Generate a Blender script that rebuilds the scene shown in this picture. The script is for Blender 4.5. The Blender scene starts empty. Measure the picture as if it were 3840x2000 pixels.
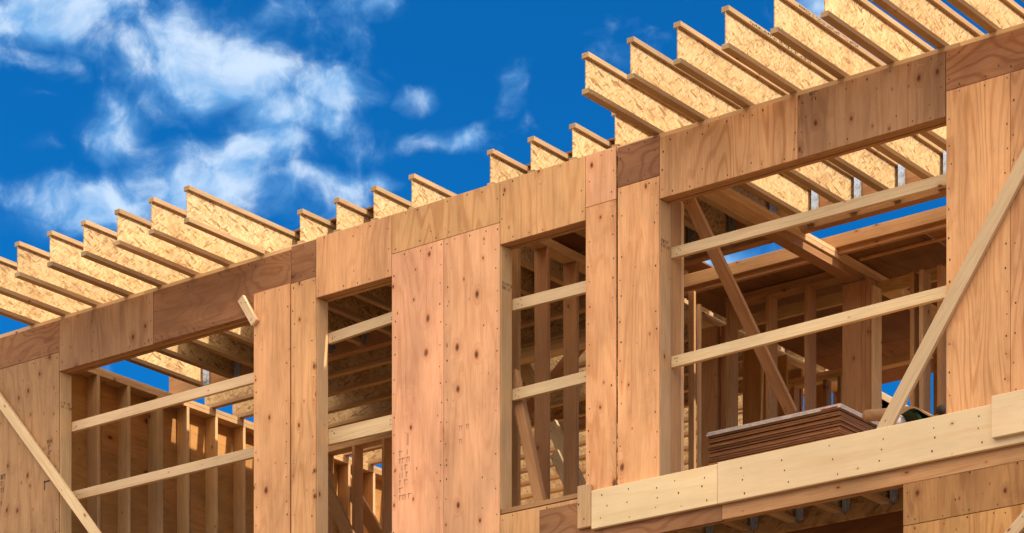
import bpy, bmesh, math, random
from mathutils import Vector, Matrix
random.seed(7)
C = bpy.context.scene.collection
R = math.radians
D = 17.16            # metres from the camera to the plane of the front wall
FL = 10264.0
CA, SA = .7932, .6089
ZP, ZH, ZF = 8.605, 8.105, 5.97      # plate top, header underside, floor top (above eye level)

# ---- surveyed positions: where a point of the photograph lies on a plane of known depth --------------
def XY(px, Y=0.0):
    a = (px - 1920) / FL
    return (Y + D) * (CA * a - SA) / (CA + SA * a)
def ZY(px, py, Y=0.0):
    a = (px - 1920) / FL
    return (Y + D) / (CA + SA * a) * (4750 - py) / FL

# ======================= materials =======================
class N:
    def __init__(s, nt): s.nt = nt; s.L = nt.links
    def n(s, t, **k):
        x = s.nt.nodes.new(t)
        for a, v in k.items():
            if a in x.bl_rna.properties.keys() and a != 'inputs': setattr(x, a, v)
        return x
    def put(s, sock, v):
        if hasattr(v, 'is_output'): s.L.new(v, sock)
        elif v is not None: sock.default_value = v
    def math(s, op, a, b=None, c=None, clamp=False):
        x = s.n('ShaderNodeMath', operation=op); x.use_clamp = clamp
        s.put(x.inputs[0], a)
        if b is not None: s.put(x.inputs[1], b)
        if c is not None: s.put(x.inputs[2], c)
        return x.outputs[0]
    def vmul(s, v, m):
        x = s.n('ShaderNodeVectorMath', operation='MULTIPLY'); s.put(x.inputs[0], v); x.inputs[1].default_value = m
        return x.outputs[0]
    def vadd(s, v, m):
        x = s.n('ShaderNodeVectorMath', operation='ADD'); s.put(x.inputs[0], v); s.put(x.inputs[1], m)
        return x.outputs[0]
    def noise(s, v, scale, detail=2, rough=.5, dist=0):
        x = s.n('ShaderNodeTexNoise'); s.put(x.inputs['Vector'], v)
        x.inputs['Scale'].default_value = scale; x.inputs['Detail'].default_value = detail
        x.inputs['Roughness'].default_value = rough; x.inputs['Distortion'].default_value = dist
        return x.outputs['Fac']
    def ramp(s, f, lo, hi, a=0.0, b=1.0, smooth=True):
        x = s.n('ShaderNodeMapRange'); x.interpolation_type = 'SMOOTHSTEP' if smooth else 'LINEAR'
        s.put(x.inputs['Value'], f)
        x.inputs['From Min'].default_value = lo; x.inputs['From Max'].default_value = hi
        x.inputs['To Min'].default_value = a; x.inputs['To Max'].default_value = b
        return x.outputs['Result']
    def mix(s, f, a, b):
        x = s.n('ShaderNodeMix', data_type='RGBA'); s.put(x.inputs[0], f)
        s.put(x.inputs[6], a if hasattr(a, 'is_output') else (*a, 1)); s.put(x.inputs[7], b if hasattr(b, 'is_output') else (*b, 1))
        return x.outputs[2]

def new_mat(name, rough=.75, spec=.25):
    m = bpy.data.materials.new(name); m.use_nodes = True
    b = m.node_tree.nodes['Principled BSDF']
    b.inputs['Roughness'].default_value = rough
    b.inputs['Specular IOR Level'].default_value = spec
    return m, N(m.node_tree), b

def wood(name, light, dark, knot=(.10, .035, .012), contour=26, sx=.55, sz=3.2, grain=.45, knots=.5,
         ksize=.022, kscale=(2.2, 4.0), fibre=.16, vary=.16, blotch=.25, rough=.75, bump=.25, stain=.0):
    """sawn or rotary-cut wood: growth rings as contour lines of a stretched noise, knots, fibres. Grain runs along local X."""
    m, g, b = new_mat(name, rough)
    tc = g.n('ShaderNodeTexCoord').outputs['Object']
    oi = g.n('ShaderNodeObjectInfo').outputs['Random']
    cmb = g.n('ShaderNodeCombineXYZ')
    for i, k in enumerate((37.0, 11.0, 53.0)): g.L.new(g.math('MULTIPLY', oi, k), cmb.inputs[i])
    v = g.vadd(tc, cmb.outputs[0])
    # knots
    wob = g.noise(g.vmul(v, (3, 3, 3)), 1.0, 1)
    sv = g.n('ShaderNodeSeparateXYZ'); g.L.new(v, sv.inputs[0])
    kw = g.n('ShaderNodeCombineXYZ')
    g.L.new(g.math('MULTIPLY_ADD', sv.outputs[0], kscale[0], g.math('MULTIPLY', wob, .25)), kw.inputs[0])
    g.L.new(g.math('MULTIPLY_ADD', sv.outputs[2], kscale[1], g.math('MULTIPLY', sv.outputs[1], 9.0)), kw.inputs[1])
    vo = g.n('ShaderNodeTexVoronoi', voronoi_dimensions='2D'); g.L.new(kw.outputs[0], vo.inputs['Vector']); vo.inputs['Scale'].default_value = 1
    sep = g.n('ShaderNodeSeparateColor'); g.L.new(vo.outputs['Color'], sep.inputs[0])
    has = g.math('LESS_THAN', sep.outputs[0], knots)
    rad = g.math('MULTIPLY_ADD', g.math('POWER', sep.outputs[1], 2.6), ksize * kscale[1] * 2.1, ksize * kscale[1] * .22)
    kd = g.math('DIVIDE', vo.outputs['Distance'], rad)
    core = g.math('MULTIPLY', g.ramp(kd, .5, 1.25, .92, 0), has)
    halo = g.math('MULTIPLY', g.ramp(kd, .8, 3.2, 1, 0), has)
    # rings
    nv = g.vmul(v, (sx, sz, sz))
    nz = g.noise(nv, 1.0, 2.2, .45, .3)
    ring = g.math('MULTIPLY_ADD', halo, .13, nz)
    s = g.math('SINE', g.math('MULTIPLY', ring, contour * 6.283))
    line = g.ramp(s, .1, 1.0, 0, 1)
    amp = g.ramp(g.noise(g.vmul(v, (.8, 2, 2)), 1.3, 2), .35, .65, .25, 1)
    line = g.math('MULTIPLY', line, amp)
    fib = g.noise(g.vmul(v, (5, 120, 120)), 1.0, 3, .6)
    fib2 = g.noise(g.vmul(v, (1.2, 26, 26)), 1.0, 3, .6)
    blo = g.noise(g.vmul(v, (.9, 2.2, 2.2)), 1.0, 4, .6)
    col = g.mix(g.math('MULTIPLY', line, grain), light, dark)
    col = g.mix(g.math('MULTIPLY', g.ramp(fib2, .35, .75), fibre * 1.3), col, dark)
    col = g.mix(g.math('MULTIPLY', g.ramp(fib, .4, .8), fibre * 2), col, tuple(c * .6 for c in dark))
    col = g.mix(g.math('MULTIPLY', halo, .45), col, dark)
    kc = g.mix(g.math('MULTIPLY', g.ramp(kd, 0, 1), g.noise(g.vmul(v, (40, 60, 60)), 1.0, 2)), tuple(c * .5 for c in knot), tuple(min(1, c * 5.5) for c in knot))
    col = g.mix(core, col, kc)
    if stain:
        st = g.noise(g.vmul(v, (.45, 5.5, 5.5)), 1.0, 6, .68)
        st2 = g.noise(g.vmul(v, (1.6, 2.4, 2.4)), 1.3, 7, .7)
        col = g.mix(g.math('MULTIPLY', g.ramp(st, .48, .72), stain), col, tuple(c * .5 for c in dark))
        col = g.mix(g.math('MULTIPLY', g.ramp(st2, .52, .75), stain * .8), col, tuple(c * .6 for c in dark))
        col = g.mix(g.math('MULTIPLY', g.ramp(st2, .45, .25), stain * .5), col, tuple(min(.95, c * 1.12) for c in light))
        sp_ = g.noise(v, 55, 3, .5)
        col = g.mix(g.math('MULTIPLY', g.ramp(sp_, .70, .78), min(1, stain * 1.6)), col, knot)
    hs = g.n('ShaderNodeHueSaturation'); g.L.new(col, hs.inputs['Color'])
    o2 = g.math('FRACT', g.math('MULTIPLY', oi, 7.31))
    val = g.math('MULTIPLY_ADD', oi, vary * 2, 1 - vary)
    val = g.math('MULTIPLY', val, g.ramp(blo, .25, .75, 1 - blotch, 1 + blotch * .6))
    g.L.new(val, hs.inputs['Value'])
    g.L.new(g.math('MULTIPLY_ADD', o2, .008, .496), hs.inputs['Hue'])
    g.L.new(hs.outputs[0], b.inputs['Base Color'])
    bp = g.n('ShaderNodeBump'); bp.inputs['Strength'].default_value = bump; bp.inputs['Distance'].default_value = .002
    g.L.new(g.math('SUBTRACT', fib, g.math('MULTIPLY', line, .3)), bp.inputs['Height'])
    g.L.new(bp.outputs[0], b.inputs['Normal'])
    return m

def osb(name, pale, mid, dark, k=1.0):
    m, g, b = new_mat(name, .8)
    tc = g.n('ShaderNodeTexCoord').outputs['Object']
    oi = g.n('ShaderNodeObjectInfo').outputs['Random']
    cmb = g.n('ShaderNodeCombineXYZ')
    for i, q in enumerate((17.0, 5.0, 29.0)): g.L.new(g.math('MULTIPLY', oi, q), cmb.inputs[i])
    v = g.vadd(tc, cmb.outputs[0])
    layers = []
    for ang, sc in ((-.35, (9, 9, 42)), (.5, (11, 11, 50)), (1.25, (10, 10, 36)), (-.9, (14, 14, 60)), (.1, (15, 15, 64))):
        mp = g.n('ShaderNodeMapping'); g.put(mp.inputs['Vector'], v); mp.inputs['Rotation'].default_value = (0, ang + 1.57, 0)
        wv = g.vadd(mp.outputs[0], g.vmul(g.n('ShaderNodeTexNoise').outputs['Color'], (0, 0, 0)))
        vo = g.n('ShaderNodeTexVoronoi'); g.put(vo.inputs['Vector'], g.vmul(wv, tuple(c * k for c in sc)))
        vo.inputs['Scale'].default_value = 1; vo.inputs['Randomness'].default_value = 1
        sp = g.n('ShaderNodeSeparateColor'); g.L.new(vo.outputs['Color'], sp.inputs[0])
        layers.append((sp.outputs[0], sp.outputs[1], vo.outputs['Distance']))
    c1 = g.mix(layers[0][0], pale, mid)
    c2 = g.mix(g.math('MULTIPLY', layers[1][0], .8), pale, mid)
    c3 = g.mix(g.ramp(layers[2][0], .55, 1), mid, dark)
    col = g.mix(g.math('GREATER_THAN', layers[1][1], .52), c1, c2)
    col = g.mix(g.math('GREATER_THAN', layers[2][1], .74), col, c3)
    col = g.mix(g.math('MULTIPLY', g.math('GREATER_THAN', layers[3][1], .72), .75), col, g.mix(layers[3][0], pale, dark))
    for li, th_ in ((0, .93), (3, .94), (4, .91), (2, .95)):
        gap = g.math('MULTIPLY', g.math('GREATER_THAN', layers[li][1], th_), g.ramp(layers[li][2], .1, .5, 1, 0))
        col = g.mix(g.math('MULTIPLY', gap, .7), col, tuple(c * .5 for c in dark))
    fib = g.noise(g.vmul(v, (30, 30, 90)), 1.0, 3, .6)
    col = g.mix(g.ramp(fib, .45, .8, 0, .35), col, dark)
    big = g.noise(v, 3.5, 5, .65)
    col = g.mix(g.ramp(big, .48, .72, 0, .45), col, dark)
    col = g.mix(g.ramp(big, .42, .25, 0, .6), col, pale)
    hs = g.n('ShaderNodeHueSaturation'); g.L.new(col, hs.inputs['Color'])
    g.L.new(g.math('MULTIPLY_ADD', oi, .2, .9), hs.inputs['Value'])
    g.L.new(hs.outputs[0], b.inputs['Base Color'])
    bp = g.n('ShaderNodeBump'); bp.inputs['Strength'].default_value = .5; bp.inputs['Distance'].default_value = .003
    g.L.new(g.math('ADD', layers[0][0], layers[1][0]), bp.inputs['Height'])
    g.L.new(bp.outputs[0], b.inputs['Normal'])
    return m

def plain(name, col, rough=.6, metal=0, var=.15, sc=8):
    m, g, b = new_mat(name, rough, .4)
    tc = g.n('ShaderNodeTexCoord').outputs['Object']
    nz = g.noise(tc, sc, 4, .6)
    c = g.mix(g.ramp(nz, .3, .7), tuple(x * (1 - var) for x in col), tuple(min(1, x * (1 + var)) for x in col))
    g.L.new(c, b.inputs['Base Color']); b.inputs['Metallic'].default_value = metal
    g.L.new(g.ramp(nz, .3, .7, rough * .8, min(1, rough * 1.2)), b.inputs['Roughness'])
    return m

M = {}
M['ply'] = wood('facade_plywood', (.90, .475, .20), (.62, .225, .065), stain=.38, contour=15, sx=.42, sz=2.6, grain=.42, knots=.62, ksize=.0105, kscale=(3.4, 5.4))
M['ply_plain'] = wood('clear_plywood', (.82, .43, .18), (.52, .19, .054), stain=.34, contour=22, sx=.40, sz=2.4, grain=.55, knots=.10, ksize=.016)
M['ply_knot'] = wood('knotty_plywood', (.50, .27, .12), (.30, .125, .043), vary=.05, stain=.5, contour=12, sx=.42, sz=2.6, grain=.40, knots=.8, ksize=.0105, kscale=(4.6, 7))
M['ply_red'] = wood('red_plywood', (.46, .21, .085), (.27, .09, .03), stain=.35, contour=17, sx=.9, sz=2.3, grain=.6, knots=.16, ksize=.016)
M['ply_pink'] = wood('weathered_plywood', (.93, .48, .235), (.68, .26, .10), stain=.42, contour=13, sx=.42, sz=2.4, grain=.36, knots=.75, ksize=.0115, kscale=(3.1, 5.0))
M['ply_low'] = wood('orange_plywood', (.60, .30, .10), (.32, .11, .026), stain=.45, contour=13, sx=.6, sz=2.4, grain=.6, knots=.5, ksize=.011, kscale=(3, 4.5))
M['ply_in'] = wood('inner_plywood', (.74, .37, .11), (.50, .20, .05), contour=18, sx=.5, sz=2.0, grain=.4, knots=.2, ksize=.02)
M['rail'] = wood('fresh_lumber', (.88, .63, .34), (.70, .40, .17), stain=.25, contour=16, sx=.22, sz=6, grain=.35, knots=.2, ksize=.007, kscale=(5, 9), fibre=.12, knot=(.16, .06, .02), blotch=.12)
M['stud'] = wood('shade_toned_framing', (.56, .29, .12), (.38, .155, .05), contour=18, sx=.22, sz=7, grain=.4, knots=.2, ksize=.007, kscale=(5, 9), fibre=.16, knot=(.14, .05, .018))  # lumber colour darkened to deepen the shade of the interior
M['jamb'] = wood('jamb_lumber', (.80, .50, .24), (.62, .32, .12), contour=18, sx=.22, sz=7, grain=.4, knots=.2, ksize=.008, kscale=(5, 8), fibre=.14, knot=(.16, .06, .02))
M['flange'] = wood('flange_lumber', (.60, .38, .18), (.42, .22, .085), contour=18, sx=.2, sz=9, grain=.35, knots=.1, ksize=.005, kscale=(8, 12), fibre=.2)
M['rim'] = wood('rim_board', (.92, .67, .37), (.80, .48, .20), vary=.04, stain=.12, contour=9, sx=.22, sz=3.2, grain=.30, knots=.14, ksize=.010, kscale=(4, 6), fibre=.07, knot=(.2, .08, .03), blotch=.1)
M['lvl'] = wood('sun_toned_lvl', (.86, .56, .22), (.55, .27, .08), contour=20, sx=.5, sz=5, grain=.75, knots=.15, ksize=.012)  # lightened to stand in for sun falling on the back board
M['osb'] = osb('osb_web', (.84, .60, .30), (.66, .41, .17), (.36, .18, .065), 1.45)
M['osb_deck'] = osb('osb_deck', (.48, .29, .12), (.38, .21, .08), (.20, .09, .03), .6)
M['deck'] = wood('shade_toned_plywood', (.30, .13, .05), (.18, .07, .025), contour=14, grain=.4, knots=.35)  # shade of ceiling, decking and lower room put into a dark colour
M['sheet_edge'] = wood('sheet_edge_osb', (.46, .20, .075), (.20, .07, .022), contour=30, sx=.8, sz=9, grain=.5, knots=0, vary=.42)
M['white_sheet'] = plain('primed_white_sheet', (.92, .76, .64), .6)
M['red'] = plain('red_paint', (.5, .03, .03), .6)
M['steel'] = plain('galvanised_steel', (.62, .66, .70), .35, .85, .2, 40)
M['nail'] = plain('nail_steel', (.035, .02, .012), .7, 0)
M['ink'] = plain('stamp_ink', (.12, .06, .04), .9)
M['ink_faint'] = plain('faded_stamp_ink', (.60, .31, .16), .9)
M['ink_blue'] = plain('blue_black_stamp_ink', (.05, .06, .07), .9)
M['kraft'] = wood('tan_sheet', (.60, .33, .14), (.42, .20, .08), contour=10, grain=.3, knots=.05)
M['green'] = plain('green_lining', (.003, .05, .022), .55)
M['wrap'] = plain('grey_plastic_wrap', (.55, .50, .52), .35)
M['pipe'] = plain('grey_plastic_tube', (.50, .45, .40), .45)
M['shingle'] = plain('grey_shingle', (.30, .29, .28), .9)

# ======================= object helpers =======================
def link(o, parent=None):
    C.objects.link(o)
    if parent is not None: o.parent = parent
    return o
def tag(o, label=None, cat=None, group=None, kind='thing'):
    if label: o['label'] = label
    if cat: o['category'] = cat
    if group: o['group'] = group
    if kind and cat: o['kind'] = kind
    return o
def empty(name, loc, label, cat, group=None):
    o = bpy.data.objects.new(name, None); C.objects.link(o); o.location = loc; o.empty_display_size = .1
    return tag(o, label, cat, group)

def add_box(bm, x0, x1, y0, y1, z0, z1, mi=0):
    vs = [bm.verts.new(p) for p in ((x0,y0,z0),(x1,y0,z0),(x1,y1,z0),(x0,y1,z0),(x0,y0,z1),(x1,y0,z1),(x1,y1,z1),(x0,y1,z1))]
    for f in ((0,3,2,1),(4,5,6,7),(0,1,5,4),(1,2,6,5),(2,3,7,6),(3,0,4,7)):
        bm.faces.new([vs[i] for i in f]).material_index = mi
    return vs

def mesh_obj(name, bm, mats, parent=None, mat=None, smooth=False):
    """mat: the world placement; children are expressed relative to their parents, which carry only a location"""
    me = bpy.data.meshes.new(name); bm.normal_update(); bm.to_mesh(me); bm.free()
    for k in (mats if isinstance(mats, (list, tuple)) else [mats]): me.materials.append(M[k] if isinstance(k, str) else k)
    if smooth:
        for p in me.polygons: p.use_smooth = True
    o = bpy.data.objects.new(name, me); link(o, parent)
    W = mat or Matrix.Identity(4)
    off = Vector((0, 0, 0)); q = parent
    while q is not None:
        off += q.matrix_basis.translation; q = q.parent
    o.matrix_basis = Matrix.Translation(-off) @ W
    return o

GRAIN = {'x': Matrix(((1,0,0),(0,1,0),(0,0,1))), 'y': Matrix(((0,-1,0),(1,0,0),(0,0,1))), 'z': Matrix(((0,0,1),(0,1,0),(-1,0,0)))}
def lumber(name, x0, x1, y0, y1, z0, z1, mat, parent=None, grain=None, bev=.0025, nails=None):
    """an axis-aligned board; its own X runs along the grain"""
    L = {'x': x1-x0, 'y': y1-y0, 'z': z1-z0}
    g = grain or max(L, key=L.get)
    c = Vector(((x0+x1)/2, (y0+y1)/2, (z0+z1)/2))
    Rm = {'x': Matrix.Identity(4), 'y': Matrix.Rotation(R(90), 4, 'Z'), 'z': Matrix.Rotation(R(-90), 4, 'Y')}[g]
    # local axes: x along grain
    if g == 'x': hx, hy, hz = L['x']/2, L['y']/2, L['z']/2
    elif g == 'y': hx, hy, hz = L['y']/2, L['x']/2, L['z']/2
    else: hx, hy, hz = L['z']/2, L['y']/2, L['x']/2
    bm = bmesh.new(); add_box(bm, -hx, hx, -hy, hy, -hz, hz)
    if bev: bmesh.ops.bevel(bm, geom=bm.edges[:], offset=min(bev, hx*.4, hy*.4, hz*.4), segments=1, affect='EDGES')
    mats = [mat]
    if nails:
        mats = [mat, 'nail']; Mi = (Matrix.Translation(c) @ Rm).inverted()
        for (X, Z) in nails: nail(bm, Mi, X, y0, Z)
    return mesh_obj(name, bm, mats, parent, Matrix.Translation(c) @ Rm)

def nail(bm, Mi, X, Y, Z, r=None, mi=1):
    r = r or random.uniform(.0042, .0065)
    a0 = random.uniform(0, 1)
    st = random.uniform(1, 1.7)
    vs = [bm.verts.new(Mi @ Vector((X + r*math.cos(a0+k*math.pi/3), Y - .0012, Z + st*r*math.sin(a0+k*math.pi/3)))) for k in range(6)]
    f = bm.faces.new(vs); f.material_index = mi

def beam(name, p0, p1, w, t, mat, parent=None, facing=(0,-1,0), bev=.0025, cut0=None, nails=0):
    """a straight board between two points: w across its wide face, t thick, wide face turned to «facing»"""
    p0, p1 = Vector(p0), Vector(p1); d = (p1-p0); L = d.length; d.normalize()
    n = Vector(facing); n = (n - d*n.dot(d)).normalized()
    y = -n; z = d.cross(y)
    Rm = Matrix((d, y, z)).transposed().to_4x4()
    bm = bmesh.new(); add_box(bm, -L/2, L/2, -t/2, t/2, -w/2, w/2)
    if bev: bmesh.ops.bevel(bm, geom=bm.edges[:], offset=bev, segments=1, affect='EDGES')
    mats = [mat]
    if nails:
        mats = [mat, 'nail']
        for s in (-1, 1):
            for k in range(nails):
                X = s*(L/2 - random.uniform(.03, .1)); Z = random.uniform(-.35, .35)*w
                r = .005
                f = bm.faces.new([bm.verts.new((X+r*math.cos(q*1.047), -t/2-.0012, Z+r*math.sin(q*1.047))) for q in range(6)]); f.material_index = 1
    return mesh_obj(name, bm, mats, parent, Matrix.Translation((p0+p1)/2) @ Rm)

def T(o, label, cat, group=None): return tag(o, label, cat, group)

# ======================= ground =======================
bm = bmesh.new(); add_box(bm, -900, 900, -900, 900, -1.9, -1.6)
gm, g, b = new_mat('packed_dirt', .95)
tc = g.n('ShaderNodeTexCoord').outputs['Object']
c = g.mix(g.ramp(g.noise(tc, .35, 6, .65), .3, .7), (.12, .075, .045), (.19, .13, .08))
g.L.new(c, b.inputs['Base Color'])
gr = mesh_obj('ground', bm, [gm]); gr['kind'] = 'structure'

# ======================= front wall =======================
XL, XR = -19.28, -7.2
fw = empty('front_wall', (XL, 0, ZF), 'long plywood sheathed upper wall with two small and two large open framed openings', 'wall')
seam = lambda p: XY(p)
def panel(px0, px1, z0, z1, mat, grain='z', y=0.0, label=None, xs=None, nailrows=True, th=.012, parent=None):
    x0, x1 = xs if xs else (seam(px0)+.0022, seam(px1)-.0022)
    ns = []
    if nailrows:
        def J(s=.012): return random.uniform(-s, s)
        w = x1-x0; st = .16 if w < 1.4 else .2
        z = z0+.05
        while z < z1-.02:
            for X in (x0+.03, x1-.03):
                if random.random() < .78: ns.append((X+J(), min(z1-.015, z+J(.03))))
            z += st
        x = x0+.12
        while x < x1-.1:
            for Z in (z0+.03, z1-.03):
                if random.random() < .7: ns.append((x+J(.03), Z+J()))
            x += st
        mids = [x0+.406*k for k in range(1, 9) if x0+.406*k < x1-.15]
        for X in mids:
            z = z0+.1
            while z < z1-.05:
                if random.random() < .6: ns.append((X+J(.02), z+J(.04)))
                z += .3
    o = lumber('plywood_panel', x0, x1, y, y+th, z0, z1, mat, parent or fw, grain=grain, bev=.0015, nails=ns)
    if label: o['label'] = label
    return o
ZB, ZT = 8.568, 8.603       # tops of the sheathing
ZS = 8.280                  # the eight-foot line
Zlow = 5.62
# far left
panel(0, 0, ZS+.002, ZB, 'ply_red', 'x', xs=(XL, seam(222)-.002), label='dark brown plywood strip above the leftmost panel')
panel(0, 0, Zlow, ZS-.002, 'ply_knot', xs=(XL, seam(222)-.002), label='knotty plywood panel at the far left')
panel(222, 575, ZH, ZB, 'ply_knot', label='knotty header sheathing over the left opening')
panel(575, 1092, ZH+.003, ZB, 'ply_red', 'x', label='red brown header sheathing with a swirling grain')
panel(1092, 1185, ZS, ZT-.012, 'ply_red', 'x')
panel(955, 1091, Zlow, ZS, 'ply', y=-.0135, label='plywood panel right of the left opening')
panel(1091, 1185, Zlow, ZS-.002, 'ply')
panel(1185, 1469, ZH-.003, ZT, 'ply_plain', label='clear plywood header over the first small window opening')
panel(1469, 1875, ZS+.002, ZT, 'ply_plain', label='clear plywood band above the wide panel')
panel(1469, 1664, Zlow, ZS-.002, 'ply_pink', label='wide pinkish knotty panel between the small openings')
panel(1664, 1875, Zlow, ZS-.002, 'ply_pink')
panel(1875, 2196, ZH, ZT, 'ply', label='knotty header sheathing over the second small window opening')
panel(2196, 2311, ZS-.08, ZT, 'ply_pink')
panel(2196, 2311, Zlow, ZS-.084, 'ply')
panel(2316, 2473, ZS+.002, ZB+.02, 'ply_red', 'x', label='reddish plywood piece with three knots')
panel(2316, 2473, Zlow, ZS-.002, 'ply', label='orange plywood panel left of the right opening')
panel(2473, 2992, ZH, ZB, 'ply_plain', label='header sheathing left half over the right opening')
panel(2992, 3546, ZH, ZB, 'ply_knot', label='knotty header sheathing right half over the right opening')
panel(0, 0, ZS+.002, ZB, 'ply_red', 'x', xs=(seam(3548), XR), label='dark red brown plywood strip at the top right')
panel(3548, 3789, Zlow, ZS-.002, 'ply_plain', label='plywood panel with flame grain at the right')
panel(0, 0, Zlow, ZS-.002, 'ply_plain', xs=(seam(3790), XR))
panel(1875, 2208, 5.705, 5.958, 'ply', 'z', label='knotty plywood strip under the second small opening')
panel(1875, 2208, Zlow-.6, 5.695, 'ply_red', 'x')
# framing of the front wall
FY0, FY1 = .013, .152
for i in range(6):
    a = XL + i*(XR-XL)/6; bb = XL+(i+1)*(XR-XL)/6-.002
    lumber('top_plate', a, bb, FY0, FY1, ZP-.038, ZP, 'jamb', fw)
    lumber('top_plate', a, bb, FY0, FY1, ZP-.077, ZP-.0385, 'stud', fw)
ops = ((222, 955), (1185.5, 1468.5), (1876, 2196), (2473, 3548))
for (a, b_) in ops:
    xa, xb = seam(a)-.02, seam(b_)+.03
    for (y0, y1) in ((.013, .052), (.054, .094), (.112, .152)):
        lumber('header_board', xa, xb, y0, y1, ZH+.001, ZP-.078, 'stud', fw)
    # jambs: the left one shows its face
    xj = seam(a)
    o = lumber('jamb_stud', xj-.037, xj+.0015, FY0, FY1, ZF, ZH+.0, 'jamb', fw); o['label'] = 'pale lumber jamb facing the opening'
    xj = seam(b_)
    lumber('jamb_stud', xj-.0015, xj+.037, FY0, FY1, ZF, ZH, 'jamb', fw)
X = XL+.04
while X < XR:
    if not any(seam(a)-.1 < X < seam(b_)+.1 for a, b_ in ops):
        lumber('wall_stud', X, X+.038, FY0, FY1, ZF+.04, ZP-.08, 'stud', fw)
    X += .406
lumber('bottom_plate', XL, seam(2473), FY0, FY1, ZF, ZF+.038, 'stud', fw)
# faded stamps printed on panels and jambs
def stamp(name, px, py, w, h, rows, mat, Y=-.0018, face='y', xf=None, parent=None, vertical=False, dens=.6):
    bm = bmesh.new()
    x0 = XY(px, Y); z0 = ZY(px, py, Y)
    rh = h/rows
    for r in range(rows):
        u = 0
        while u < w:
            L = random.uniform(.25, .9)*rh
            if random.random() < dens:
                k = random.choice((0, 1, 2))
                t = rh*.13
                zz = z0 - r*rh
                def q(a, b_, c, d_):
                    if face == 'y': P = [(x0+a, Y, zz-c), (x0+b_, Y, zz-c), (x0+b_, Y, zz-d_), (x0+a, Y, zz-d_)]
                    else: P = [(xf, Y+a, zz-c), (xf, Y+b_, zz-c), (xf, Y+b_, zz-d_), (xf, Y+a, zz-d_)]
                    bm.faces.new([bm.verts.new(p) for p in P])
                q(u, u+t, .1*rh, .8*rh)
                if k: q(u, u+L*.8, .1*rh, .1*rh+t)
                if k == 2: q(u+L*.5, u+L*.5+t, .3*rh, .8*rh)
            u += L*1.15
    o = mesh_obj(name, bm, mat, parent or fw)
    return o
stamp('grade_stamp', 1497, 1625, .10, .14, 1, 'ink_faint')
stamp('grade_stamp', 1497, 1690, .10, .42, 7, 'ink_faint')
stamp('grade_stamp', 1722, 1595, .11, .16, 3, 'ink_faint', dens=.4)
stamp('grade_stamp', 168, 1652, .08, .20, 4, 'ink')
stamp('grade_stamp', 165, 1800, .08, .24, 2, 'ink', dens=.5)
stamp('grade_stamp', 3, 1780, .05, .3, 5, 'ink')
stamp('grade_stamp', 3036, 345, .05, .08, 2, 'ink', dens=.7)
for a, py in ((222, 1505), (1876, 1055), (2473, 895)):
    stamp('grade_stamp', a, py, .12, .07, 2, 'ink', Y=.022, face='x', xf=seam(a)+.0032, dens=.9)

# lower storeys of the front
lw = empty('lower_wall', (XL, 0, -1.6), 'orange plywood wall below the balcony board at the lower right', 'wall')
XO = XY(3387)          # right side of the opening under the balcony board
def lp(x0, x1, z0, z1, mat, grain='z', label=None):
    return panel(0, 0, z0, z1, mat, grain, xs=(x0, x1), label=label, parent=lw)
lp(XO, XR, 5.275, 5.60, 'ply_low', 'z', 'orange knotty plywood strip under the balcony board')
lp(XO, XR, 3.0, 5.27, 'ply_low', 'z', 'orange plywood panel in the bottom right corner')
lumber('jamb_stud', XO-.001, XO+.037, FY0, FY1, 3.0, 5.56, 'jamb', lw)
x = XL
while x < -12.2:
    x1 = min(x+1.22, -12.0)
    lp(x, x1-.003, 2.6, Zlow-.62 if x > -13.9 else Zlow-.004, 'ply_low'); x = x1
for z0, z1 in ((-1.6, .5), (.5, 2.6)):
    x = XL
    while x < XR-.1:
        x1 = min(x+1.22, XR); 
        lp(x, x1-.003, z0, z1-.004 if z1 < 2 or x < XO-1.3 else 2.99, 'ply_low'); x = x1

# ======================= balcony rim and floor =======================
g_rim = 'long boards nailed along the floor edge'
YB = -.042
def rim(px0, px1, z0, z1, y0, y1, label, xs=None, mat='rim', nn=14):
    x0, x1 = xs or (XY(px0, y0), XY(px1, y0))
    ns = [(x0+(x1-x0)*((k//3)+.5)/(nn/3)+random.uniform(-.04, .04), z0+(z1-z0)*(.18+.3*(k % 3))+random.uniform(-.02, .02)) for k in range(nn)]
    o = lumber('rim_board', x0, x1, y0, y1, z0, z1, mat, None, 'x', .004, ns)
    return T(o, label, 'board', g_rim)
rim(2217, 2690, 5.686, 5.985, YB, YB+.038, 'cream wide board with round knots at the left end of the floor edge', nn=15)
rim(2690, 3840, 5.684, 5.992, YB-.004, YB+.034, 'long cream wide board running along the floor edge in front of the sheet stack', xs=(XY(2690, YB-.004)+.002, XR), nn=30)
rim(3718, 3840, 5.742, 6.035, YB-.046, YB-.006, 'short cream board overlapping the right end of the long one', xs=(XY(3718, YB-.046), XR), nn=9)
o = lumber('end_block', XY(2165, -.03), XY(2216, -.03), -.034, -.002, ZY(2190, 1985), ZY(2190, 1824), 'jamb', None, 'z', .006, [(XY(2180), 5.9), (XY(2200), 5.78)])
T(o, 'short yellowish upright block at the left end of the wide boards', 'block')
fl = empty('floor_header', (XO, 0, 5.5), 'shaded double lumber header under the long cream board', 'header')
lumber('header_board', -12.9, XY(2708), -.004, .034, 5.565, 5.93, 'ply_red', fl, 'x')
lumber('header_board', XY(2708)+.002, XR, -.004, .034, 5.572, 5.93, 'stud', fl, 'x')
lumber('header_board', -12.9, XR, .036, .074, 5.572, 5.93, 'stud', fl, 'x')
lumber('header_board', -12.9, XR, .076, .152, 5.60, 5.93, 'stud', fl, 'x')

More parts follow.
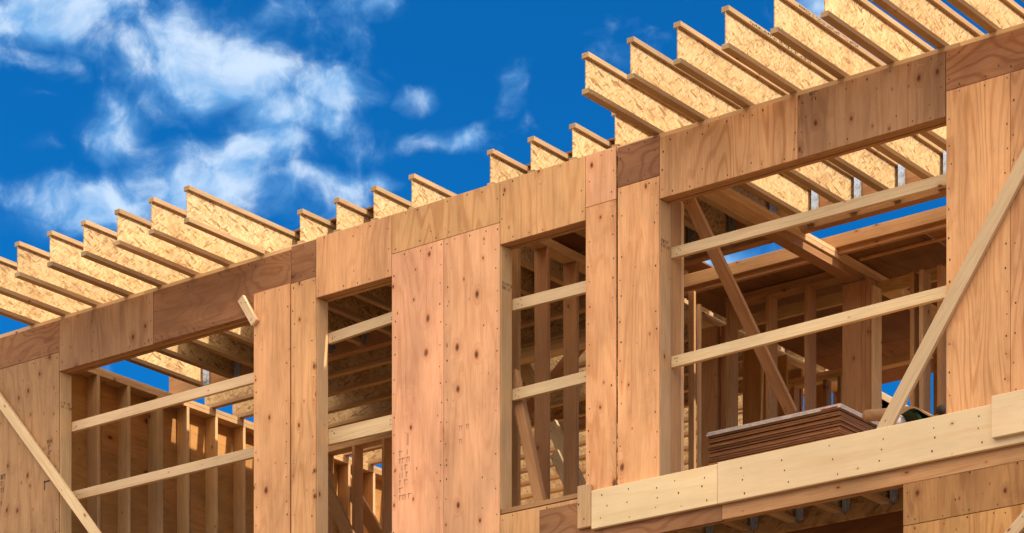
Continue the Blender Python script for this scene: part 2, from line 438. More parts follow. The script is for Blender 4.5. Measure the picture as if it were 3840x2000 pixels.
# ======================= I-joists =======================
def prism_obj(name, x0, x1, y0, y1, z0, z1, mat, parent):
    return lumber(name, x0, x1, y0, y1, z0, z1, mat, parent, bev=.002)
def make_joist(y0, y1, label, group, hanger=False, name='i_joist'):
    e = empty(name, (0, y0, ZP), label, 'joist', group)
    prism_obj('bottom_flange', -.0318, .0318, y0, y1, ZP, ZP+.038, 'flange', e).location
    prism_obj('top_flange', -.0318, .0318, y0, y1, ZP+.264, ZP+.302, 'flange', e)
    prism_obj('web', -.005, .005, y0+.004, y1-.004, ZP+.038, ZP+.264, 'osb', e)
    if hanger:
        h = hanger_obj(y1, ZP, .302); h.parent = e; h.matrix_basis = Matrix.Translation(-e.location)
    return e
def hanger_obj(y, z, h):
    bm = bmesh.new()
    for s in (-1, 1):
        a, b_ = sorted((s*.0335, s*.0355))
        add_box(bm, a, b_, y-.05, y, z-.003, z+h)
        a, b_ = sorted((s*.0355, s*.075))
        add_box(bm, a, b_, y-.003, y-.0005, z+.02, z+h)
    add_box(bm, -.0355, .0355, y-.05, y, z-.005, z-.003)
    for k in range(4):
        for s in (-1, 1): add_box(bm, s*.055-.006, s*.055+.006, y-.008, y-.003, z+.05+k*.07, z+.062+k*.07)
    me = bpy.data.meshes.new('joist_hanger'); bm.to_mesh(me); bm.free(); me.materials.append(M['steel'])
    o = bpy.data.objects.new('joist_hanger', me); C.objects.link(o); return o
def copy_tree(o, parent=None):
    c = o.copy(); C.objects.link(c); c.parent = parent
    for ch in list(o.children):
        d = ch.copy(); C.objects.link(d); d.parent = c
    return c
YE = 2.27
protos = {}
Xn = lambda n: -12.24 + .0318 + .4064*n
def place(kind, n, label, group, dy=0.0, rz=0.0):
    y0, h = {'over': (-.90, True), 'flush': (.045, True)}[kind]
    if kind not in protos:
        e = make_joist(y0, YE, label, group, h); protos[kind] = e
    else: e = copy_tree(protos[kind])
    e.location = (Xn(n), y0+dy, ZP); e['label'] = label; e['group'] = group
    e.rotation_euler.z = rz
    return e
ordn = ['first', 'second', 'third', 'fourth', 'fifth', 'sixth', 'seventh', 'eighth', 'ninth', 'tenth', 'eleventh', 'twelfth', 'thirteenth']
left = list(range(-16, -8))
for k, n in enumerate(reversed(left)):
    lab = 'overhanging wooden joist at the step, last of the left row' if k == 0 else f'overhanging wooden joist in the left row, {ordn[k]} leftward from the step'
    place('over', n, lab, 'joists overhanging the left opening', dy=random.uniform(-.012, .006))
for k, n in enumerate((-8, -7, -6, -5)):
    place('flush', n, f'short joist end above the middle wall, {ordn[k]} of the four left of the gap', 'joist ends flush with the middle wall')
for k, n in enumerate((-3, -2, -1, 0)):
    place('flush', n, f'short joist end above the middle wall, {ordn[k]} of the four right of the gap', 'joist ends flush with the middle wall')
for k, n in enumerate(range(1, 13)):
    lab = 'overhanging wooden joist, lowest of the large right row' if k == 0 else f'overhanging wooden joist of the large right row, {ordn[k]} from its left end'
    place('over', n, lab, 'joists overhanging the right opening', dy=random.uniform(-.012, .006))
# printed marks on two top flanges
for n, a in ((5, 14), (4, 12)):
    bm = bmesh.new(); x = Xn(n)+.0335; y = -.62
    while y < .2:
        L = random.uniform(.008, .022)
        for j in range(3):
            if random.random() < .7: 
                z = ZP+.272+.007*j
                bm.faces.new([bm.verts.new(p) for p in ((x, y, z), (x, y+L, z), (x, y+L, z+.004), (x, y, z+.004))])
        y += L+.009 if random.random() < .9 else .05
    par = [e for e in C.objects if e.name.startswith('i_joist') and abs(e.location.x-Xn(n)) < .01][0]
    mesh_obj('printed_mark', bm, 'ink_blue', par)

# beam that carries their inner ends
o = lumber('support_beam', -19.2, -6.4, YE+.002, YE+.092, 8.575, 8.875, 'stud', None, 'x'); T(o, 'long dark lumber beam behind the openings with the joists hung on it', 'beam')
# joists that run along the building behind the beam
gj = 'joists running lengthwise at the back of the left rooms'
base = make_joist(0, 5.55, 'lengthwise wooden joist deep inside behind the first small opening', gj)
base2 = make_joist(0, 3.9, 'lengthwise wooden joist', gj)
for k in range(15):
    e = base if k == 0 else base2 if k == 9 else copy_tree(base if k < 9 else base2)
    e.location = (-13.66 if k < 9 else -15.3, 2.79+.4064*k, ZP+.0005); e.rotation_euler.z = R(90)
    near = ('nearest to the front wall' if k == 0 else f'{ordn[k]} back from the front' if k < 12 else 'among the farthest back')
    e['label'] = f'lengthwise wooden joist inside the left rooms, {near}'
# printed letters on a web behind the first small opening
cu = bpy.data.curves.new('joist_lettering', 'FONT'); cu.body = 'INTER'; cu.size = .13; cu.extrude = .0004
tmp = bpy.data.objects.new('tmp', cu); C.objects.link(tmp); bpy.context.view_layer.update()
me = bpy.data.meshes.new_from_object(tmp); bpy.data.objects.remove(tmp)
me.materials.append(M['ink']); par = [e for e in C.objects if e.name.startswith('i_joist') and abs(e.location.x-Xn(-9)) < .01][0]
o = bpy.data.objects.new('web_lettering', me); link(o, par)
Yt = 1.05
o.matrix_basis = Matrix.Translation((.0062, Yt+.9, .06)) @ Matrix.Rotation(R(90), 4, 'Z') @ Matrix.Rotation(R(90), 4, 'X')

# ======================= interior walls =======================
def wall_y(X, y0, y1, ztop, name_label, cat='stud wall', side=1, sheath=True, depth=.14, first=None, sp=.4064, mat='stud', doubles=(), zb=ZF, low=None):
    """a stud wall running into the building; X is the face turned to the viewer (+X)"""
    e = empty('stud_wall', (X-depth/2, y0, zb), name_label, cat, 'stud walls inside the building')
    lumber('top_plate', X-depth, X, y0, y1, ztop-.038, ztop, 'jamb', e)
    lumber('top_plate', X-depth, X, y0, y1, ztop-.0765, ztop-.0385, 'jamb', e)
    lumber('bottom_plate', X-depth, X, y0, y1, zb, zb+.038, mat, e)
    y = first if first is not None else y0; i = 0
    while y < y1:
        w = .076 if i in doubles else .038
        lumber('wall_stud', X-depth, X, y, y+w, zb+.0385, ztop-.077, mat, e)
        y += sp; i += 1
    if sheath:
        y = y0
        while y < y1:
            ya = min(y+1.22, y1)
            lumber('plywood_panel', X-depth-.013, X-depth-.001, y, ya-.003, zb, ztop, 'ply_in', e, 'y'); y = ya
    return e
wall_y(-19.08, .16, 9.4, ZP-.001, 'long stud wall with orange plywood behind its studs at the left end', first=.37, doubles=(4,), mat='jamb')
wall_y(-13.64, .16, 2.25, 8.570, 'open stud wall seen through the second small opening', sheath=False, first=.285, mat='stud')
def wall_x(Y, x0, x1, ztop, label, xs, depth=.14, mat='stud', zb=ZF, post=None, plate='jamb'):
    e = empty('stud_wall', ((x0+x1)/2, Y+depth/2, zb), label, 'stud wall', 'stud walls inside the building')
    lumber('top_plate', x0, x1, Y, Y+depth, ztop-.038, ztop, plate, e)
    lumber('top_plate', x0, x1, Y, Y+depth, ztop-.0765, ztop-.0385, plate, e)
    lumber('bottom_plate', x0, x1, Y, Y+depth, zb, zb+.038, mat, e)
    for x in xs: lumber('wall_stud', x, x+.038, Y, Y+depth, zb+.0385, ztop-.077, mat, e)
    if post:
        o = lumber('post', post[0], post[1], Y-.001, Y+depth+.001, zb+.0385, ztop-.16, 'jamb', e); o['label'] = 'wide built-up post of several studs'
    return e
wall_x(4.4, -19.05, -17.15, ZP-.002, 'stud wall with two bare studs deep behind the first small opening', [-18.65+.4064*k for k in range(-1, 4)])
# right room, open stud wall across it with the wide post
YW = 3.27
wall_x(YW, -13.3, XY(3157, YW)-.004, ZP-.002, 'open stud wall across the right room, left of the wide post', [XY(p, YW) for p in (2723, 2871, 3016)], plate='stud')
e = empty('built_up_post', (XY(3190, YW), YW, ZF), 'wide built-up post behind the big right opening, over the stack corner', 'post')
px = XY(3159, YW)
for k, w in enumerate((.19, .038, .038)):
    lumber('post_ply', px, px+w, YW-.002*k, YW+.14, ZF, 8.452, 'stud', e); px += w+.002
e = empty('loose_studs', (XY(3400, YW), YW, ZF), 'bare studs standing between the wide post and the right edge of the big opening', 'studs')
for p0, p1, m_ in ((3262, 3272, 'jamb'), (3412, 3424, 'stud'), (3446, 3458, 'jamb'), (3514, 3524, 'stud')):
    lumber('wall_stud', XY(p0, YW+.03), XY(p0, YW+.03)+.038, YW+.03, YW+.17, ZF, 8.40 if p0 < 3300 else 8.43, m_, e, 'z')
lumber('bottom_plate', XY(3262, YW), XY(3262, YW)+1.6, YW+.03, YW+.17, ZF-.0, ZF+.0005+.0375, 'stud', e) if False else None
# plates that run into the room above the post
e = empty('ceiling_beam', (-11.95, .16, 8.45), 'double lumber beam running back from the header to the wide post', 'beam')
lumber('beam_ply', -12.05, -11.91, .16, 5.0, 8.567, ZP-.002, 'jamb', e)
lumber('beam_ply', -12.05, -11.91, .162, 4.9, 8.528, 8.5655, 'jamb', e)
lumber('beam_ply', -12.05, -11.93, 1.9, YW+.1, 8.456, 8.5275, 'stud', e)
# trimmer at the left side of the right opening, seen past the jamb
e = empty('trimmer_studs', (XY(2517, .16), .2, ZF), 'shaded double trimmer beside the jamb of the right opening', 'post')
xt = XY(2517, .155)
lumber('stud_ply', xt-.04, xt-.001, .155, .295, ZF, ZP-.08, 'stud', e)
lumber('stud_ply', xt-.04, xt-.002, .297, .335, ZF, ZP-.08, 'jamb', e)
# studs of a wall receding behind that trimmer
xr = -12.05
e = empty('stud_wall', (xr, 2.5, ZF), 'row of dark studs with slits of sky between at the left of the right room', 'stud wall', 'stud walls inside the building')
for (p0, p1, Y, dep, mat) in ((2581, 2603, 2.6, .03, 'stud'), (2612, 2624, 2.9, .03, 'jamb'), (2628, 2688, 3.45, .06, 'stud'),
                              (2704, 2718, 3.5, .14, 'stud'), (2792, 2853, 3.9, .05, 'ply_in'), (2860, 2950, 4.5, .02, 'ply_in')):
    lumber('wall_stud', XY(p0, Y), XY(p1, Y), Y, Y+dep, ZF, 8.45, mat, e, 'z')
lumber('bottom_plate', -13.6, -11.0, 2.6, 2.64, ZF, ZF+.038, 'stud', e)
wall_y(-13.64, 3.42, 6.4, 8.60, 'stud wall running back behind the left end of the right room', sheath=False, first=3.9, mat='stud')
# farther wall with posts and rails behind the post
YW2 = 5.0
wall_x(YW2, XY(2890, YW2), XY(3640, YW2), 8.40, 'dim stud wall at the very back of the right room', [XY(p, YW2) for p in (2965, 3085, 3140, 3270, 3420, 3500)], depth=.1)

# covered part of the back: deck panels with cleats
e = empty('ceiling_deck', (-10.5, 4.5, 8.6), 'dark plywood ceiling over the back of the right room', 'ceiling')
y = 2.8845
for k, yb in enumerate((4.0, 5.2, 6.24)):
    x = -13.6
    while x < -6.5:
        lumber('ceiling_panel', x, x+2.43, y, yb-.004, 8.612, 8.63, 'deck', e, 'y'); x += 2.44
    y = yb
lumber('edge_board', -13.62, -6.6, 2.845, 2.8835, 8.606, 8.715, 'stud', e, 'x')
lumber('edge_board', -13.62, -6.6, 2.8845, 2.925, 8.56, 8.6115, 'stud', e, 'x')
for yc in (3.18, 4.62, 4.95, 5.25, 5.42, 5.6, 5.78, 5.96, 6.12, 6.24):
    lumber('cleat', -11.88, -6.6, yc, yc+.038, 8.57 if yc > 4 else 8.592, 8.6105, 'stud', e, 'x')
o = lumber('lvl_board', -13.4, -6.6, 3.56, 3.60, 8.415, 8.522, 'lvl', None, 'x'); T(o, 'grained lumber strip in a brightened sunlit tone behind the back studs of the right room', 'board')
e = empty('shade_decking', (-15.5, 2.5, 8.91), 'added plywood decking that keeps sky light out of the middle rooms', 'decking')  # added and shaped to block sky light and darken the rooms
for (xa, xb, ya, yb) in ((-18.3, -17.1, 1.5, 2.3), (-17.1, -15.9, .4, 2.3), (-15.9, -14.7, .4, 2.3), (-14.7, -13.45, 1.1, 2.3), (-18.25, -17.1, 2.31, 5.1), (-17.1, -15.3, 4.72, 5.6), (-15.3, -13.45, 3.62, 5.6), (-13.45, -11.95, .5, 2.3),
                         (-17.1, -15.9, 2.31, 4.7), (-15.9, -13.45, 2.31, 3.6)):
    lumber('deck_panel', xa+.002, xb-.002, ya, yb, 8.910, 8.928, 'deck', e, 'y')
# a double plate and lit rails behind the open stud wall
e = empty('double_plate', (-15, 3.1, 8.45), 'pale double plate deep behind the second small opening', 'plate')
lumber('plate_board', -16.6, -13.9, 3.06, 3.2, 8.49, 8.528, 'rail', e); lumber('plate_board', -16.6, -13.9, 3.055, 3.2, 8.43, 8.487, 'rail', e)

# ======================= rails across the openings =======================
def rail(px0, pt0, pb0, px1, pt1, pb1, label, Y=.157, mat='rail', th=.038, ext=(.0, .09), grp='rails nailed across the openings'):
    x0, x1 = XY(px0, Y), XY(px1, Y)
    z0 = (ZY(px0, pt0, Y)+ZY(px0, pb0, Y))/2; z1 = (ZY(px1, pt1, Y)+ZY(px1, pb1, Y))/2
    w = (ZY(px0, pt0, Y)-ZY(px0, pb0, Y)+ZY(px1, pt1, Y)-ZY(px1, pb1, Y))/2
    s = (z1-z0)/(x1-x0)
    x0 -= ext[0]; z0 -= s*ext[0]; x1 += ext[1]; z1 += s*ext[1]
    o = beam('guard_rail', (x0, Y+th/2, z0), (x1, Y+th/2, z1), w, th, mat, nails=3)
    return T(o, label, 'rail', grp)
rail(268, 1583.7, 1620, 953, 1396.5, 1434.5, 'upper weathered rail across the left opening')
rail(268, 1843, 1880, 953, 1677, 1713, 'lower weathered rail across the left opening')
rail(1230, 1251.5, 1289.6, 1469, 1169, 1210, 'thin rail high in the first small opening')
rail(1230, 1610, 1669, 1468, 1556, 1614, 'broad board with a waney lower edge in the first small opening')
rail(1921, 1122, 1166.6, 2195, 1054, 1096, 'upper rail in the second small opening')
rail(1921, 1460, 1503, 2195, 1392, 1434, 'lower rail in the second small opening')
rail(2517, 927.5, 971, 3549, 652, 691, 'upper long rail across the right opening')
rail(2517, 1336.6, 1381, 3549, 1072, 1113.7, 'lower long rail across the right opening, above the sheet stack')

# ======================= braces =======================
def P(px, py, Y): return (XY(px, Y), Y, ZY(px, py, Y))
def brace(a, b_, Y, w, label, mat='rail', th=.038, Yb=None, ext=0, facing=(0,-1,0), grp='diagonal braces'):
    p, q = Vector(P(*a, Y)), Vector(P(*b_, Y if Yb is None else Yb))
    d = (q-p).normalized(); q = q+d*ext
    return T(beam('diagonal_brace', p, q, w, th, mat, facing=facing, nails=2), label, 'brace', grp)
brace((-70, 1404), (358, 2000), -.032, .089, 'pale diagonal brace slanting over the leftmost plywood panel', ext=.6)
brace((3900, 500), (3316, 1612), -.021, .110, 'pale diagonal brace leaning over the right end of the right opening', th=.036, ext=.02)
brace((3840+40, 1905), (3790, 2010), -.03, .089, 'end of a pale brace in the bottom right corner', ext=.6)
brace((906, 1120), (958, 1212), -.036, .075, 'short pale stick leaning at the top right of the left opening')
brace((2578, 735), (2958, 1527), .235, .10, 'brown diagonal brace reaching from the header of the right opening down to the sheet stack', mat='stud', Yb=1.53, ext=.05)
brace((1925, 1395), (2043, 1960), .24, .089, 'dark steep brace in front of the studs of the second small opening', mat='stud', ext=.3, th=.06)
brace((1955, 1350), (2010, 1470), 3.4, .12, 'short sunlit brace at the left behind the second small opening', ext=0)
brace((2068, 1590), (2150, 1765), 2.9, .12, 'sunlit brace behind the studs of the second small opening, upper one', ext=.5)
brace((2080, 1700), (2160, 1870), 2.7, .10, 'sunlit brace behind the studs of the second small opening, lower one', ext=.5)
brace((1960, 1570), (2165, 1310), 3.8, .13, 'brown brace rising to the right behind the second small opening', mat='stud', ext=.3)
brace((1240, 1700), (1420, 2010), 4.9, .15, 'brown brace with a sunlit edge behind the first small opening', mat='stud', ext=.8)
brace((1190, 1760), (1320, 2030), 3.6, .13, 'dim brace at the lower left of the first small opening', mat='stud', ext=.8)

# ======================= floor, balcony joists =======================
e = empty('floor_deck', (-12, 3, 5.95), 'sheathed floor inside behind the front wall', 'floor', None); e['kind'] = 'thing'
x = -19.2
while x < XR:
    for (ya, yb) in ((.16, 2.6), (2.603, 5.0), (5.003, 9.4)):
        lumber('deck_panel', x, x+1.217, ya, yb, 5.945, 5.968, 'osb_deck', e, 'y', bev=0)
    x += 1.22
gb = 'short joists hung in steel hangers under the floor edge'
zj = 5.640
base = None
for k in range(7):
    xk = XY(3344, .64) - .0318 - .4064*k + .01
    if base is None:
        base = empty('i_joist', (0, .154, zj), 'x', 'joist', gb)
        lumber('bottom_flange', -.0318, .0318, .154, .64, zj, zj+.038, 'flange', base)
        lumber('top_flange', -.0318, .0318, .154, .64, zj+.264, zj+.302, 'flange', base)
        lumber('web', -.005, .005, .156, .638, zj+.038, zj+.264, 'osb', base)
        h = hanger_obj(.64, zj, .29); h.parent = base; h.matrix_basis = Matrix.Translation(-base.location)
        e = base
    else: e = copy_tree(base)
    e.location = (xk, .154, zj)
    e['label'] = 'short joist under the long cream board, nearest its right end' if k == 0 else f'short joist in a steel hanger under the long cream board, {ordn[k]} from the right'
o = lumber('inner_rim', -13.2, XR, .643, .683, 5.60, 5.94, 'osb_deck', None, 'x'); T(o, 'yellow brown board the short hangers are fixed to', 'board')
gl = 'dark joists far under the floor at the bottom right'
for k in range(8):
    o = lumber('floor_joist', -13.2, XR, 1.3+.5*k, 1.34+.5*k, 5.60, 5.94, 'deck', None, 'x')  # dark tone painted in place of the deep shade under the floor
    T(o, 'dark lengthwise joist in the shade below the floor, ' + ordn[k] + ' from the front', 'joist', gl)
# back wall and partition, coloured dark to imitate the shade of the storey below
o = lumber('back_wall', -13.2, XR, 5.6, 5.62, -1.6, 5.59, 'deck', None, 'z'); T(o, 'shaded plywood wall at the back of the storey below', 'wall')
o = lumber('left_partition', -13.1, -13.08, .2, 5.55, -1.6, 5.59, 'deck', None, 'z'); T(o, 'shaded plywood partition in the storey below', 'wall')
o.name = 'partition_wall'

# ======================= stack of sheets =======================
ys = 1.40
xa, xb = XY(2659, ys), XY(3152, ys)
ztop = (ZY(3152, 1508, ys)+ZY(2659, 1627, ys))/2
gs = 'brown sheets lying in the stack on the floor'
n = 0; z = 6.05; th = .015
zs = []
while z < ztop-.045: zs.append(z); z += th+random.choice((.003, .004, .007))
for i, z in enumerate(zs):
    j = random.uniform(-.009, .009); j2 = random.uniform(-.012, .006)
    o = lumber('stacked_sheet', xa+j, xb+j, ys+j2, ys+1.2+j2, z, z+th, 'sheet_edge', None, 'x', bev=.001)
    T(o, 'brown sheet in the stack behind the right opening, below the two white ones', 'sheet', gs)
for k in range(2):
    o = lumber('white_sheet', xa-.02+.01*k, xb+.005, ys-.012+.004*k, ys+1.2, z+.016+.0165*k, z+.03+.0165*k, 'white_sheet', None, 'x', bev=.001)
    T(o, 'white edged sheet ' + ('under the top of the stack' if k == 0 else 'over the other white one near the top of the stack'), 'sheet')
bm = bmesh.new(); add_box(bm, xb-.17, xb-.02, ys-.0145, ys-.0125, z+.018, z+.028)
mesh_obj('red_mark', bm, 'red', o)
o = lumber('cover_sheet', xa+.01, xb-.004, ys+.012, ys+1.2, z+.0475, z+.056, 'kraft', None, 'x', bev=.001); T(o, 'thin tan sheet topmost on the stack', 'sheet')
for k in range(3):
    o = lumber('skid_block', xa+.1+k*.45, xa+.19+k*.45, ys+.02, ys+1.1, ZF, 6.049, 'stud'); T(o, f'lumber skid under the sheet stack, {ordn[k]} from the left', 'skid', 'skids under the stack')
def tube(name, p, q, r, mat, label, cat, r2=None):
    p, q = Vector(p), Vector(q); d = q-p; L = d.length
    bm = bmesh.new(); bmesh.ops.create_cone(bm, cap_ends=True, segments=16, radius1=r, radius2=r2 or r, depth=L)
    o = mesh_obj(name, bm, mat, None, Matrix.Translation((p+q)/2) @ d.to_track_quat('Z', 'Y').to_matrix().to_4x4(), smooth=True)
    return T(o, label, cat)
zt = z+.056+.017
tube('plastic_tube', (XY(2822, 1.62), 1.62, zt), (XY(2944, 1.62), 1.62, zt+.004), .016, 'pipe', 'pale grey tube lying on top of the sheet stack', 'tube')

# bent tan sheet with green lining, wrapped roll beside it
def ribbon(name, pts, y0, y1, th, mats, label, cat, skew=0):
    bm = bmesh.new(); top = []; n = len(pts)
    for (y, sk) in ((y0, 0), (y1, skew)):
        row = []
        for i, (px, pz) in enumerate(pts):
            a = pts[max(0, i-1)]; b_ = pts[min(n-1, i+1)]
            d = Vector((b_[0]-a[0], b_[1]-a[1])).normalized(); nn = Vector((-d.y, d.x))
            row.append((bm.verts.new((px+sk, y, pz)), bm.verts.new((px-nn.x*th+sk, y, pz-nn.y*th))))
        top.append(row)
    A, B = top
    for i in range(n-1):
        bm.faces.new((A[i][0], A[i+1][0], B[i+1][0], B[i][0]))
        f = bm.faces.new((A[i][1], B[i][1], B[i+1][1], A[i+1][1])); f.material_index = 1
        bm.faces.new((A[i][0], A[i][1], A[i+1][1], A[i+1][0])); bm.faces.new((B[i][0], B[i+1][0], B[i+1][1], B[i][1]))
    for i in (0, n-1): bm.faces.new((A[i][0], B[i][0], B[i][1], A[i][1]))
    o = mesh_obj(name, bm, mats, None, smooth=False); return T(o, label, cat)
yr = .75
ctl = [(3375, 1552), (3392, 1540), (3412, 1528), (3430, 1525), (3448, 1532), (3468, 1546), (3488, 1556), (3510, 1558), (3532, 1553), (3552, 1545), (3600, 1530)]
pts = [(XY(a, yr), ZY(a, b_, yr)) for a, b_ in ctl]
ribbon('bent_sheet', pts, yr, yr+.5, .012, ['kraft', 'green'], 'bent tan sheet with a dark green underside arching behind the long board', 'sheet')
ctl = [(3392, 1600), (3398, 1570), (3410, 1548), (3432, 1540), (3452, 1552), (3468, 1572), (3478, 1600)]
pts = [(XY(a, yr+.1), ZY(a, b_, yr+.1)) for a, b_ in ctl]
ribbon('green_roll', pts, yr+.06, yr+.45, .02, ['green', 'green'], 'dark green lining rolled under the bent tan sheet', 'roll')
tube('wrapped_roll', P(3362, 1592, yr), P(3398, 1570, yr+.25), .055, 'wrap', 'roll in pale grey plastic wrap beside the green lining', 'roll', .06)
tube('tan_roll', P(3250, 1560, 1.1), P(3420, 1545, 1.6), .045, 'kraft', 'tan paper roll lying behind the stack and the brace', 'roll')
tube('black_pipe', P(3528, 1540, .7), P(3535, 1535, .9), .035, 'nail', 'short black pipe end beside the right panel', 'pipe')

# neighbouring gable frame far behind
def far(px, py, Y): return Vector(P(px, py, Y))
e = empty('gable_frame', far(3330, 1560, 8.5), 'distant lumber gable frame seen under the dark ceiling', 'roof frame')
for i, (a, b_, w) in enumerate((((3270, 1475), (3400, 1545), .12), ((3270, 1500), (3400, 1572), .12), ((3325, 1520), (3325, 1640), .1), ((3262, 1470), (3262, 1640), .1))):
    beam('rafter' if i < 2 else 'post', far(*a, 8.5), far(*b_, 8.5), w, .05, 'rail', e)
e = empty('far_gable', far(3520, 800, 9.5), 'pale roof edge of a gable beyond the dark ceiling, top right of the opening', 'roof')
bm = bmesh.new()
A = [far(3420, 850, 9.5), far(3570, 765, 9.5), far(3640, 830, 9.5), far(3640, 905, 9.5), far(3420, 905, 9.5)]
f0 = [bm.verts.new(p) for p in A]; f1 = [bm.verts.new(p+Vector((0, .6, 0))) for p in A]
bm.faces.new(f0); bm.faces.new(f1[::-1])
for i in range(5): bm.faces.new((f0[i], f1[i], f1[(i+1) % 5], f0[(i+1) % 5]))
mesh_obj('roof_slope', bm, 'shingle', e)

# ======================= sky and light =======================
SUN = Vector((.79, .06, .60)).normalized()
w = bpy.data.worlds.new('World'); bpy.context.scene.world = w; w.use_nodes = True
g = N(w.node_tree); bg = w.node_tree.nodes['Background']
sky = g.n('ShaderNodeTexSky'); sky.sky_type = 'NISHITA'; sky.sun_disc = False
sky.sun_elevation = math.asin(SUN.z); sky.sun_rotation = math.atan2(SUN.x, SUN.y)
sky.air_density = 1.0; sky.dust_density = .3; sky.ozone_density = 3.0; sky.altitude = 800
dirn = g.n('ShaderNodeTexCoord').outputs['Generated']
sx = g.n('ShaderNodeSeparateXYZ'); g.L.new(dirn, sx.inputs[0])
# cloud bank coordinates: bearing from the north-west and height over the horizon, both as slopes
fwd = g.math('MAXIMUM', g.math('ADD', g.math('MULTIPLY', sx.outputs[0], -SA), g.math('MULTIPLY', sx.outputs[1], CA)), .02)
rgt = g.math('ADD', g.math('MULTIPLY', sx.outputs[0], CA), g.math('MULTIPLY', sx.outputs[1], SA))
u = g.math('DIVIDE', rgt, fwd); v = g.math('DIVIDE', sx.outputs[2], fwd)
cv = g.n('ShaderNodeCombineXYZ'); g.L.new(u, cv.inputs[0]); g.L.new(v, cv.inputs[1])
warp = g.n('ShaderNodeTexNoise'); g.L.new(cv.outputs[0], warp.inputs['Vector']); warp.inputs['Scale'].default_value = 30; warp.inputs['Detail'].default_value = 2.5
wv = g.n('ShaderNodeVectorMath', operation='MULTIPLY_ADD'); g.L.new(warp.outputs['Color'], wv.inputs[0]); wv.inputs[1].default_value = (.026, .02, 0); g.L.new(cv.outputs[0], wv.inputs[2])
wc = g.vadd(wv.outputs[0], (-.013, -.01, 0))
# cloud banks: slope to the right, slope up, half widths, strength
def cl(x, y, rx, ry, s): return ((x*1.4907-1920)/FL, (4750-y*1.4907)/FL, rx*1.4907/FL, ry*1.4907/FL, s)
banks = [cl(380, 500, 360, 80, .75), cl(560, 400, 230, 70, .8), cl(430, 90, 420, 110, .6), cl(720, 330, 220, 90, .6), cl(200, 520, 230, 75, .95), cl(480, 480, 190, 85, 1.0), cl(620, 390, 130, 70, .85), cl(830, 240, 110, 60, 1.0), cl(700, 300, 170, 60, .7),
         cl(270, 340, 115, 85, .75), cl(90, 385, 60, 35, .55), cl(120, 20, 330, 90, 1.0), cl(560, 170, 170, 110, .85), cl(330, 120, 170, 60, .6), cl(750, 30, 150, 50, .45),
         cl(1010, 35, 70, 35, .5), cl(1045, 250, 60, 32, .75), cl(1140, 345, 90, 32, .85), cl(1290, 205, 50, 80, .55), cl(760, 450, 180, 45, .75),
         cl(970, 440, 60, 32, .6), cl(680, 500, 120, 40, .6), cl(2060, 20, 70, 60, .6), cl(100, 250, 60, 30, .4), cl(120, 140, 120, 40, .5), cl(1830, 655, 130, 40, .8)]
banks += [cl(600, 440, 150, 75, .9), cl(700, 370, 130, 70, .9), cl(790, 300, 120, 65, .9), cl(500, 250, 150, 90, .6), cl(250, 60, 300, 60, .7), cl(640, 470, 260, 50, .7), cl(120, 560, 160, 50, .8)]
tot = None
for (cx, cy, rx, ry, s) in banks:
    d = g.n('ShaderNodeVectorMath', operation='SUBTRACT'); g.L.new(wc, d.inputs[0]); d.inputs[1].default_value = (cx, cy, 0)
    q = g.vmul(d.outputs[0], (1/rx, 1/ry, 0))
    ln = g.n('ShaderNodeVectorMath', operation='LENGTH'); g.L.new(q, ln.inputs[0])
    f = g.ramp(ln.outputs['Value'], 0.0, 1.85, s, 0)
    tot = f if tot is None else g.math('MAXIMUM', tot, f)
infr = g.math('MULTIPLY', g.math('MULTIPLY', g.ramp(u, -.30, -.22), g.ramp(u, .22, .30, 1, 0)), g.ramp(v, .50, .56, 1, 0))
dn = g.noise(wc, 26, 12, .55)
dn2 = g.noise(g.vadd(wc, (.0035, .006, 0)), 26, 12, .55)
detail = g.ramp(dn, .2, .8, -.8, .8, smooth=False)
density = g.ramp(g.math('ADD', tot, detail), .16, .90)
density = g.math('MAXIMUM', density, g.math('MULTIPLY', g.ramp(g.math('MULTIPLY', tot, dn), .12, .55), .55))
far_n = g.ramp(g.noise(g.vmul(dirn, (1, 1, 2.2)), 2.6, 7, .6), .42, .62)
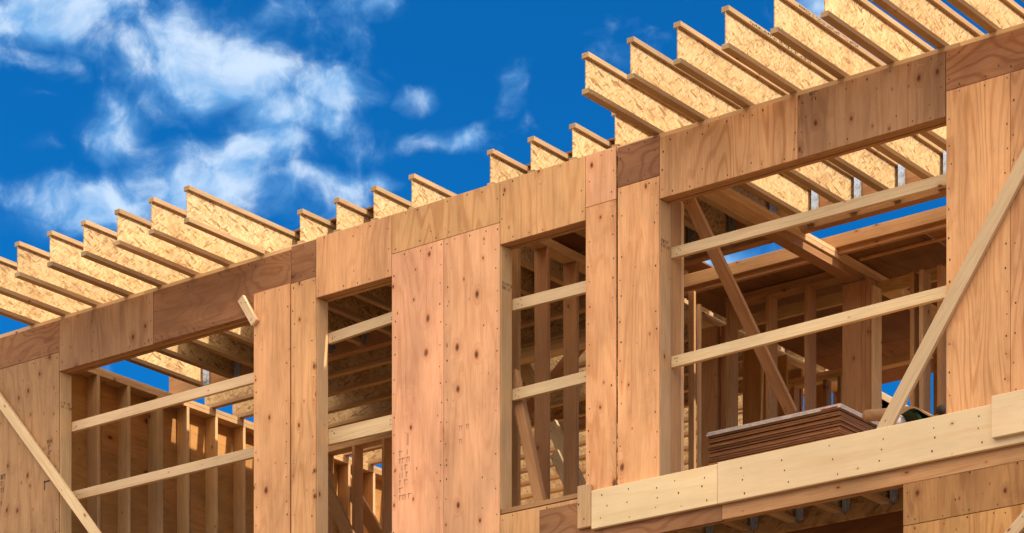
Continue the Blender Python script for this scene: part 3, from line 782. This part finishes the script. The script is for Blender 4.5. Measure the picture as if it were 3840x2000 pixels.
front = g.math('MULTIPLY', g.ramp(g.math('MULTIPLY', sx.outputs[1], -1.0), -.1, .4), g.ramp(sx.outputs[2], .22, .5))  # added bright cloud field out of view, fill light for the front wall
far_n = g.math('MULTIPLY', far_n, g.ramp(sx.outputs[2], -.02, .45, .25, 1))
far_n = g.math('MAXIMUM', far_n, g.math('MULTIPLY', front, .93))
dens = g.math('ADD', g.math('MULTIPLY', density, infr), g.math('MULTIPLY', g.math('MULTIPLY', far_n, .9), g.math('SUBTRACT', 1, infr)))
skyc = g.n('ShaderNodeMix', data_type='RGBA', blend_type='MULTIPLY'); skyc.inputs[0].default_value = 1
g.L.new(sky.outputs[0], skyc.inputs[6]); skyc.inputs[7].default_value = (.02, .43, .78, 1)
shade = g.noise(wc, 60, 6, .6)
lit = g.math('ADD', g.math('MULTIPLY', g.math('SUBTRACT', dn, dn2), 3.2), g.math('MULTIPLY_ADD', density, .55, -.05))
cc = g.mix(g.ramp(lit, 0, 1), (1.2, 2.9, 5.2), (4.7, 5.6, 6.6))
cn = g.mix(infr, (21, 18.2, 15), cc)
fin = g.mix(g.math('MULTIPLY', dens, .8), skyc.outputs[2], cn)
g.L.new(fin, bg.inputs['Color']); bg.inputs['Strength'].default_value = .10

sl = bpy.data.lights.new('sun', 'SUN'); sl.energy = 2.35; sl.angle = R(1.2); sl.color = (1, .90, .76)
so = bpy.data.objects.new('sun', sl); C.objects.link(so); so.rotation_euler = SUN.to_track_quat('Z', 'Y').to_euler()

# ======================= camera =======================
cam = bpy.data.cameras.new('camera'); co = bpy.data.objects.new('camera', cam); C.objects.link(co)
co.location = (0, -D, 0); co.rotation_euler = (R(90), 0, math.asin(SA))
cam.sensor_width = 36; cam.lens = 36*FL/3840; cam.shift_y = (4750-1000)/3840; cam.clip_end = 3000
sc = bpy.context.scene; sc.camera = co
sc.view_settings.view_transform = 'Standard'; sc.view_settings.look = 'None'
sc.view_settings.exposure = .82; sc.view_settings.gamma = 1
sc.cycles.max_bounces = 8; sc.cycles.diffuse_bounces = 2
